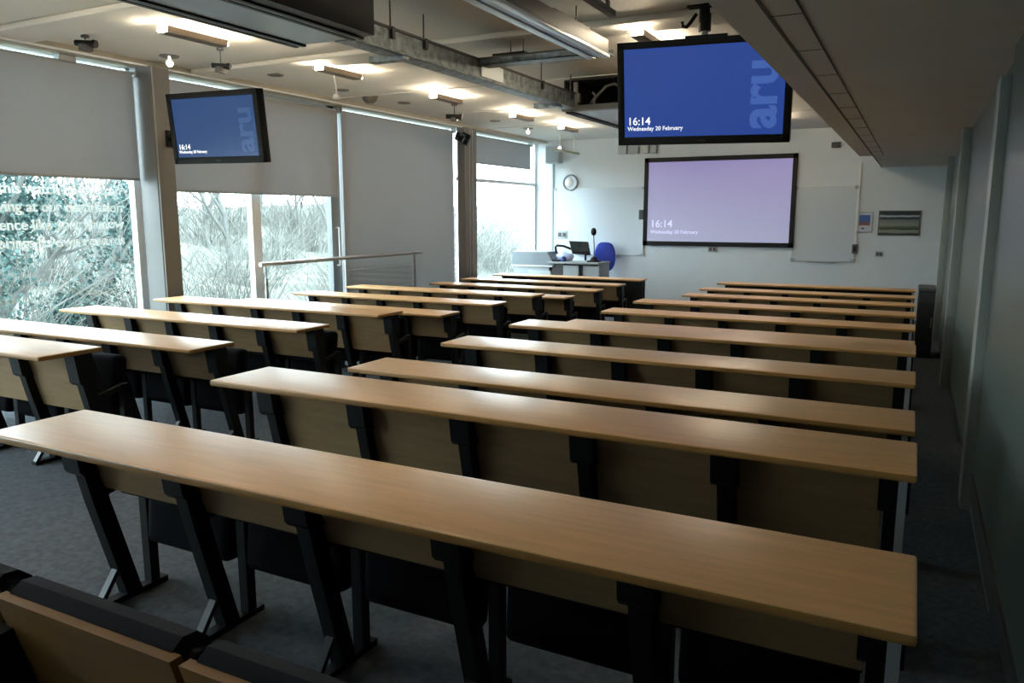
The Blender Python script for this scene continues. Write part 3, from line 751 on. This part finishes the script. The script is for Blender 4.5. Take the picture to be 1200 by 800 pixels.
# thin bar light before the whiteboard
t = thing('suspended_bar_light', (-6.15, 14.2, 2.99), 'thin unlit bar light hanging by a cord before the wide whiteboard', 'light')
bm = new_bm(); add_box(bm, -.04, .04, -.55, .62, 0, .035, bev=.006); obj('bar', bm, mat('bar_olive', (.36, .38, .27), .5), t, smooth=True)
bm = new_bm(); add_tube(bm, [(0, -.28, .03), (0, -.28, ZC-2.99)], .008, 6); add_tube(bm, [(0, .4, .03), (0, .4, ZC-2.99)], .008, 6); obj('cord', bm, WHT, t)
bm = new_bm(); bmesh.ops.create_uvsphere(bm, u_segments=12, v_segments=8, radius=.035, matrix=Matrix.Translation((0, -.28, .06))); obj('lamp', bm, mat('downlight_lamp', (.8, .8, .8)), t)

# ceiling conduit
bm = new_bm(); add_box(bm, -2.10, -2.05, 4.0, 5.62, ZC-.09, ZC-.05); add_box(bm, -2.085, -2.065, 4.4, 4.44, ZC-.05, ZC); add_box(bm, -2.085, -2.065, 5.5, 5.54, ZC-.05, ZC)
tag(obj('ceiling_conduit', bm, mat('conduit_bronze', (.13, .12, .11), .5)), 'thin dark conduit bar under the ceiling above the large television', 'conduit')

# suspended service rafts
PANEL = mat('raft_grey_gloss', (.24, .27, .29), .38, noise=(.15, 1.5))
def raft(x0, x1, xb, y0, y1, z, zt, label, hood, open_end):
    t = thing('service_raft', ((x0+x1)/2, y0, z), label, 'ceiling raft', 'service rafts hung below the ceiling')
    ox = (x0+x1)/2; a, b_, c = x0-ox, xb-ox, x1-ox; ln = y1-y0; h = zt-z
    bm = new_bm()
    for x in (a, b_):
        add_box(bm, x-.05, x-.015, 0, ln, 0, .05); add_box(bm, x+.015, x+.05, 0, ln, 0, .05)
    obj('black_rail', bm, BLK, t)
    bm = new_bm()
    for x in (a, b_): add_box(bm, x-.014, x+.014, 0, ln, .004, .04)
    obj('pale_rail', bm, GREYP, t)
    bm = new_bm(); add_box(bm, a+.05, b_-.05, 0, ln-.01, .012, .022); obj('panel', bm, PANEL, t)
    bm = new_bm()
    add_box(bm, b_+.052, c, 0, ln-.02, .012, h)
    obj('duct_casing', bm, hood, t)
    bm = new_bm()
    for y in (.25, ln-.3):
        for x in (a, c-.05): add_tube(bm, [(x, y, .02), (x, y, ZC-z)], .006, 6)
    obj('hanger_rod', bm, DKGREY, t)
    return t
BLKD = mat('black_duct', (.014, .014, .013), .6)
raft(-3.90, -3.25, -3.40, -1.0, 4.36, 2.94, 3.28, 'black edged service raft with glossy grey panel above the near left ceiling', BLKD, False)
# second raft unit: open front end with dark interior
t = thing('service_raft', (-3.2, 8.3, 2.94), 'dark open ended service raft behind the large television', 'ceiling raft', 'service rafts hung below the ceiling')
bm = new_bm(); h = .335
add_box(bm, -.42, -.405, 0, 4.2, 0, h); add_box(bm, .565, .58, 0, 4.2, 0, h); add_box(bm, -.42, .58, 0, 4.2, h-.012, h); add_box(bm, -.405, .565, 2.0, 2.02, .0, h)
obj('duct_casing', bm, BLKD, t)
bm = new_bm(); add_box(bm, -.43, .59, -.04, .05, -.004, .055, bev=.005); tag(obj('front_lip', bm, mat('lip_taupe', (.16, .15, .13), .45), t), 'pale taupe front edge')
bm = new_bm(); add_box(bm, -.33, .50, .05, 4.2, -.005, .005); obj('panel', bm, mat('raft_white', (.5, .53, .53), .3), t)
bm = new_bm()
for x in (-.40, -.34, .5, .56): add_box(bm, x-.018, x+.018, .05, 4.2, -.02, .02)
obj('black_rail', bm, BLK, t)
bm = new_bm(); add_tube(bm, [(-.18, .2, .10), (.02, .15, .26), (.10, .2, .29), (.22, .3, .22)], .016, 8); PG = mat('pipe_grey', (.22, .22, .21), .5); obj('pipe', bm, PG, t)
for pp, r_ in (([(-.32, .1, .05), (-.32, .1, .32)], .03), ([(-.10, .1, .06), (-.08, .1, .16), (-.12, .12, .20)], .014), ([(.48, .12, .05), (.48, .12, .30)], .018)):
    bm = new_bm(); add_tube(bm, pp, r_, 10); obj('pipe', bm, PG, t)
bm = new_bm(); add_box(bm, -.37, -.27, .08, .14, .10, .20, bev=.008); obj('valve_box', bm, PG, t)
bm = new_bm()
for x in (-.40, .55): add_tube(bm, [(x, .3, h), (x, .3, ZC-2.94)], .006, 6)
obj('hanger_rod', bm, DKGREY, t)
# cable tray between the rafts
t = thing('cable_tray', (-3.52, 4.36, 2.95), 'long galvanised cable tray hung on rods between the two service rafts', 'cable tray')
ln = 3.85
bm = new_bm(); add_box(bm, -.08, .07, 0, ln, 0, .006); add_box(bm, -.08, -.074, 0, ln, 0, .15); add_box(bm, .064, .07, 0, ln, 0, .15)
add_box(bm, .055, .088, .0, ln, 0, .012)
obj('tray', bm, STEEL, t)
bm = new_bm(); add_box(bm, .055, .085, .0, ln, .15, .168); obj('rim', bm, mat('tray_rim_dark', (.06, .06, .06), .5), t)
for y, xa in ((.62, -.24), (3.45, -.22)):
    bm = new_bm(); add_box(bm, xa, .075, y-.04, y+.04, -.03, .02); tag(obj('cross_bar', bm, STEEL, t), 'stub cross bar under the tray')
bm = new_bm(); add_box(bm, .071, .078, 1.75, 2.15, .03, .15); tag(obj('joint_plate', bm, mat('bright_galvanised', (.55, .60, .62), .35, metal=.6), t), 'paler joint plate')
bm = new_bm(); add_tube(bm, [(.0, 0, .03), (.01, 1.2, .035), (.02, 2.6, .03), (.0, ln, .03)], .018, 8); obj('cable', bm, BLK, t, smooth=True)
for y in (.45, .88, 3.0, 3.75):
    bm = new_bm(); add_tube(bm, [(.06, y, .1), (.06, y, ZC-2.95)], .006, 6); add_box(bm, .055, .092, y-.018, y+.018, .09, .17); obj('hanger_rod', bm, DKGREY, t)
t = thing('cable_tray', (-2.90, 6.15, 3.06), 'short galvanised cross tray joining the long tray to the suspended luminaire', 'cable tray')
bm = new_bm(); add_box(bm, -.54, .62, -.08, .08, 0, .006); add_box(bm, -.54, .62, -.08, -.074, 0, .05); add_box(bm, -.54, .62, .074, .08, 0, .05); obj('tray', bm, STEEL, t)
bm = new_bm(); add_box(bm, -.54, .62, -.088, -.07, .05, .062); obj('rim', bm, mat('tray_rim_dark', (.06, .06, .06)), t)
for x in (-.28, -.16):
    bm = new_bm(); add_tube(bm, [(x, 0, .0), (x, 0, ZC-3.06)], .006, 6); obj('hanger_rod', bm, DKGREY, t)
bm = new_bm(); add_box(bm, -.42, -.12, -.07, .07, .02, .085); obj('junction_box', bm, BLK, t)
# suspended luminaire
t = thing('linear_luminaire', (-2.33, 3.0, 3.02), 'long dark linear luminaire with pale blue underside hung left of the large television', 'luminaire')
ln = 3.05
bm = new_bm(); add_box(bm, -.07, .07, 0, ln, .02, .13, bev=.006); add_box(bm, -.05, .05, ln-1.0, ln-.35, .13, .15); obj('body', bm, mat('luminaire_grey', (.03, .03, .03), .6), t, smooth=True)
bm = new_bm(); add_box(bm, -.11, -.045, 0, ln+.02, 0, .025, bev=.004); add_box(bm, .02, .075, 0, ln+.02, 0, .022, bev=.004); tag(obj('underside_strip', bm, mat('luminaire_pale', (.55, .63, .70), .3), t, smooth=True), 'pale blue underside strips')
bm = new_bm(); add_box(bm, -.045, .02, 0, ln, .008, .02); obj('louvre', bm, mat('louvre_blue', (.16, .20, .28), .3), t)
bm = new_bm()
for y in (.6, ln-.5): add_tube(bm, [(0, y, .13), (0, y, ZC-3.02)], .006, 6)
obj('hanger_rod', bm, DKGREY, t)

# ------------------------------------------------------------------ outdoors
GZ = -1.2
def ground_h(x, y):
    d = max(0, (-10.5-x))
    return GZ + min(3.2, d*.22) + .25*math.sin(y*.5+x*.3) + .15*math.sin(y*1.3-x)
bm = new_bm()
nx, ny = 36, 60; x0, x1, y0, y1 = -46, XW-.25, -12, 48
V = [[bm.verts.new((x0+(x1-x0)*i/nx, y0+(y1-y0)*j/ny, ground_h(x0+(x1-x0)*i/nx, y0+(y1-y0)*j/ny))) for j in range(ny+1)] for i in range(nx+1)]
for i in range(nx):
    for j in range(ny): bm.faces.new((V[i][j], V[i+1][j], V[i+1][j+1], V[i][j+1]))
tag(obj('ground_outside', bm, mat('rough_winter_grass', (.125, .130, .112), .9, noise=(.35, 1.3), bump=.6, bscale=8), smooth=True), 'rough pale winter ground and bank outside the windows', None, None, 'structure')

BARK = mat('grey_bark', (.115, .118, .110), .9, noise=(.2, 6))
TWIG = mat('pale_winter_twigs', (.130, .132, .118), .9, noise=(.2, 2))
IVY = mat('ivy_leaves', (.040, .085, .078), .6, noise=(.3, 3))
def grow(bm, p, d, ln, r, depth, rnd, seg=6):
    pts = [p.copy()]; rads = [r]; q = p.copy(); dd = d.copy()
    n = 4
    for i in range(n):
        dd = (dd + Vector((rnd.uniform(-1, 1), rnd.uniform(-1, 1), rnd.uniform(-.5, .8)))*.16).normalized()
        q = q + dd*ln/n; pts.append(q.copy()); rads.append(r*(1-.42*(i+1)/n))
    add_tube(bm, pts, rads, seg if depth > 1 else 4, caps=False)
    if depth == 0: return
    for i in range(rnd.choice((3, 3, 4))):
        k = rnd.choice((2, 3, 4)); a = Vector((rnd.uniform(-1, 1), rnd.uniform(-1, 1), rnd.uniform(-.15, .9)))
        grow(bm, pts[k], (dd*.75+a*.85).normalized(), ln*rnd.uniform(.5, .75), rads[k]*.68, depth-1, rnd, seg)
def ivy_bm(pts, rnd, n, spread, size=.06):
    bm = new_bm()
    for i in range(n):
        a, b_ = rnd.choice(pts); t_ = rnd.random(); c = a.lerp(b_, t_)
        c = c + Vector((rnd.gauss(0, spread), rnd.gauss(0, spread), rnd.gauss(0, spread)))
        s = size*rnd.uniform(.6, 1.3); M = Euler((rnd.uniform(0, 6), rnd.uniform(0, 6), rnd.uniform(0, 6))).to_matrix()
        vs = [bm.verts.new(c+M @ Vector(v)*s) for v in ((-.5, 0, 0), (-.3, .45, .06), (0, .2, .1), (.3, .45, .06), (.5, 0, 0), (0, -.65, -.06))]
        bm.faces.new(vs)
    return bm
def tree(x, y, h, r, seed, label, depth=4, lean=(0, 0), ivy=None):
    rnd = random.Random(seed); z = ground_h(x, y)-.1
    t = thing('bare_tree', (x, y, z), label, 'tree', 'bare winter trees outside the windows')
    bm = new_bm(); grow(bm, Vector((0, 0, 0)), Vector((lean[0], lean[1], 1)).normalized(), h*.36, r, depth, rnd)
    obj('trunk_and_branches', bm, BARK, t, smooth=True)
    if ivy:
        segs, n, sp = ivy
        obj('ivy', ivy_bm([(Vector(a), Vector(b_)) for a, b_ in segs], rnd, n, sp), IVY, t)
    return t
tree(-12.0, 6.7, 6.5, .13, 11, 'ivy covered tree outside at the left edge of the lettered window', ivy=([((.0, 0, 1.2), (.1, .2, 3.6)), ((0, .1, 2.6), (0, 1.0, 2.9)), ((0, 0, 3.2), (.1, .9, 4.1))], 5200, .22))
tree(-13.5, 8.6, 6.0, .12, 5, 'leaning ivy covered tree outside the middle of the lettered window', lean=(.05, .55), ivy=([((0, .2, .4), (.1, 1.5, 2.3)), ((0, 1.3, 2.0), (0, 1.6, 3.0)), ((0, -.3, .5), (0, .5, 1.0)), ((0, -.8, .3), (0, .9, .5))], 6000, .20))
spots_ = [(-15.5, 10.4), (-18.6, 12.6), (-15.2, 14.2), (-19.2, 17.0), (-15.4, 18.6), (-19.6, 21.6), (-15.8, 23.2), (-20, 26.2), (-16.2, 28), (-20.6, 31), (-22.8, 14.6), (-23.6, 19.4), (-24, 24)]
for i, (x, y) in enumerate(spots_):
    tree(x, y, random.uniform(5.5, 8), random.uniform(.07, .12), 40+i, 'bare grey winter tree outside, among the thicket beyond the windows', depth=4)
# twiggy shrubs
def shrub(x, y, s, seed):
    rnd = random.Random(seed); bm = new_bm()
    for i in range(200):
        a = rnd.uniform(0, 2*PI); r = rnd.uniform(0, .9)*s; p = Vector((r*math.cos(a), r*math.sin(a), 0))
        d = Vector((math.cos(a)*.4+rnd.uniform(-.5, .5), math.sin(a)*.4+rnd.uniform(-.5, .5), 1)).normalized(); ln = rnd.uniform(.9, 2.1)*s
        q = p+d*ln*.5+Vector((rnd.uniform(-.15, .15), rnd.uniform(-.15, .15), 0)); e_ = q+(d+Vector((rnd.uniform(-.7, .7), rnd.uniform(-.7, .7), -.2))).normalized()*ln*.55
        add_tube(bm, [p, q, e_], [.009, .007, .004], 3, caps=False)
    o = obj('twiggy_shrub', bm, TWIG); o.location = (x, y, ground_h(x, y)-.05)
    return tag(o, 'pale leafless twiggy shrub outside the windows', 'shrub', 'leafless shrubs outside the windows')
k = 0
rr = random.Random(3)
protos = [shrub(-13.2, 10.0, 1.0, 100), shrub(-13.6, 12.6, 1.1, 101), shrub(-12.6, 15.4, 1.1, 102)]
placed = [(-13.2, 10.0, 1.0), (-13.6, 12.6, 1.1), (-12.6, 15.4, 1.1)]
for i in range(46):
    s = rr.uniform(.9, 1.3)
    for tries in range(60):
        x = rr.uniform(-24, -12.6); y = 6+(-x-11)*.9+rr.uniform(-1.5, 19)
        if all((x-a)**2+(y-b)**2 > (2.0*(s+c)/2*1.15)**2 for a, b, c in placed): break
    else: continue
    placed.append((x, y, s))
    o = protos[i % 3].copy(); COL.objects.link(o)
    o.location = (x, y, ground_h(x, y)-.05); o.rotation_euler.z = rr.uniform(0, 6); o.scale = (s, s, s)

# ------------------------------------------------------------------ light and camera
W = bpy.data.worlds.new('overcast_sky'); S.world = W; W.use_nodes = True
bg = W.node_tree.nodes['Background']; bg.inputs['Color'].default_value = (.77, .89, 1.0, 1); bg.inputs['Strength'].default_value = 9.5

cam = bpy.data.cameras.new('camera'); co = bpy.data.objects.new('camera', cam); COL.objects.link(co)
co.location = (0, 0, 1.789); co.rotation_euler = (PI/2-.161, 0, .4757); cam.sensor_width = 36; cam.lens = 36*910.5/1200; cam.clip_start = .02; cam.clip_end = 300
S.camera = co
S.view_settings.view_transform = 'Standard'; S.view_settings.look = 'None'; S.view_settings.exposure = .62; S.view_settings.gamma = 1
try: S.view_settings.use_curve_mapping = False
except Exception: pass
S.cycles.use_denoising = True
S.cycles.max_bounces = 10; S.cycles.diffuse_bounces = 6; S.cycles.transparent_max_bounces = 12
S.cycles.sample_clamp_indirect = 8
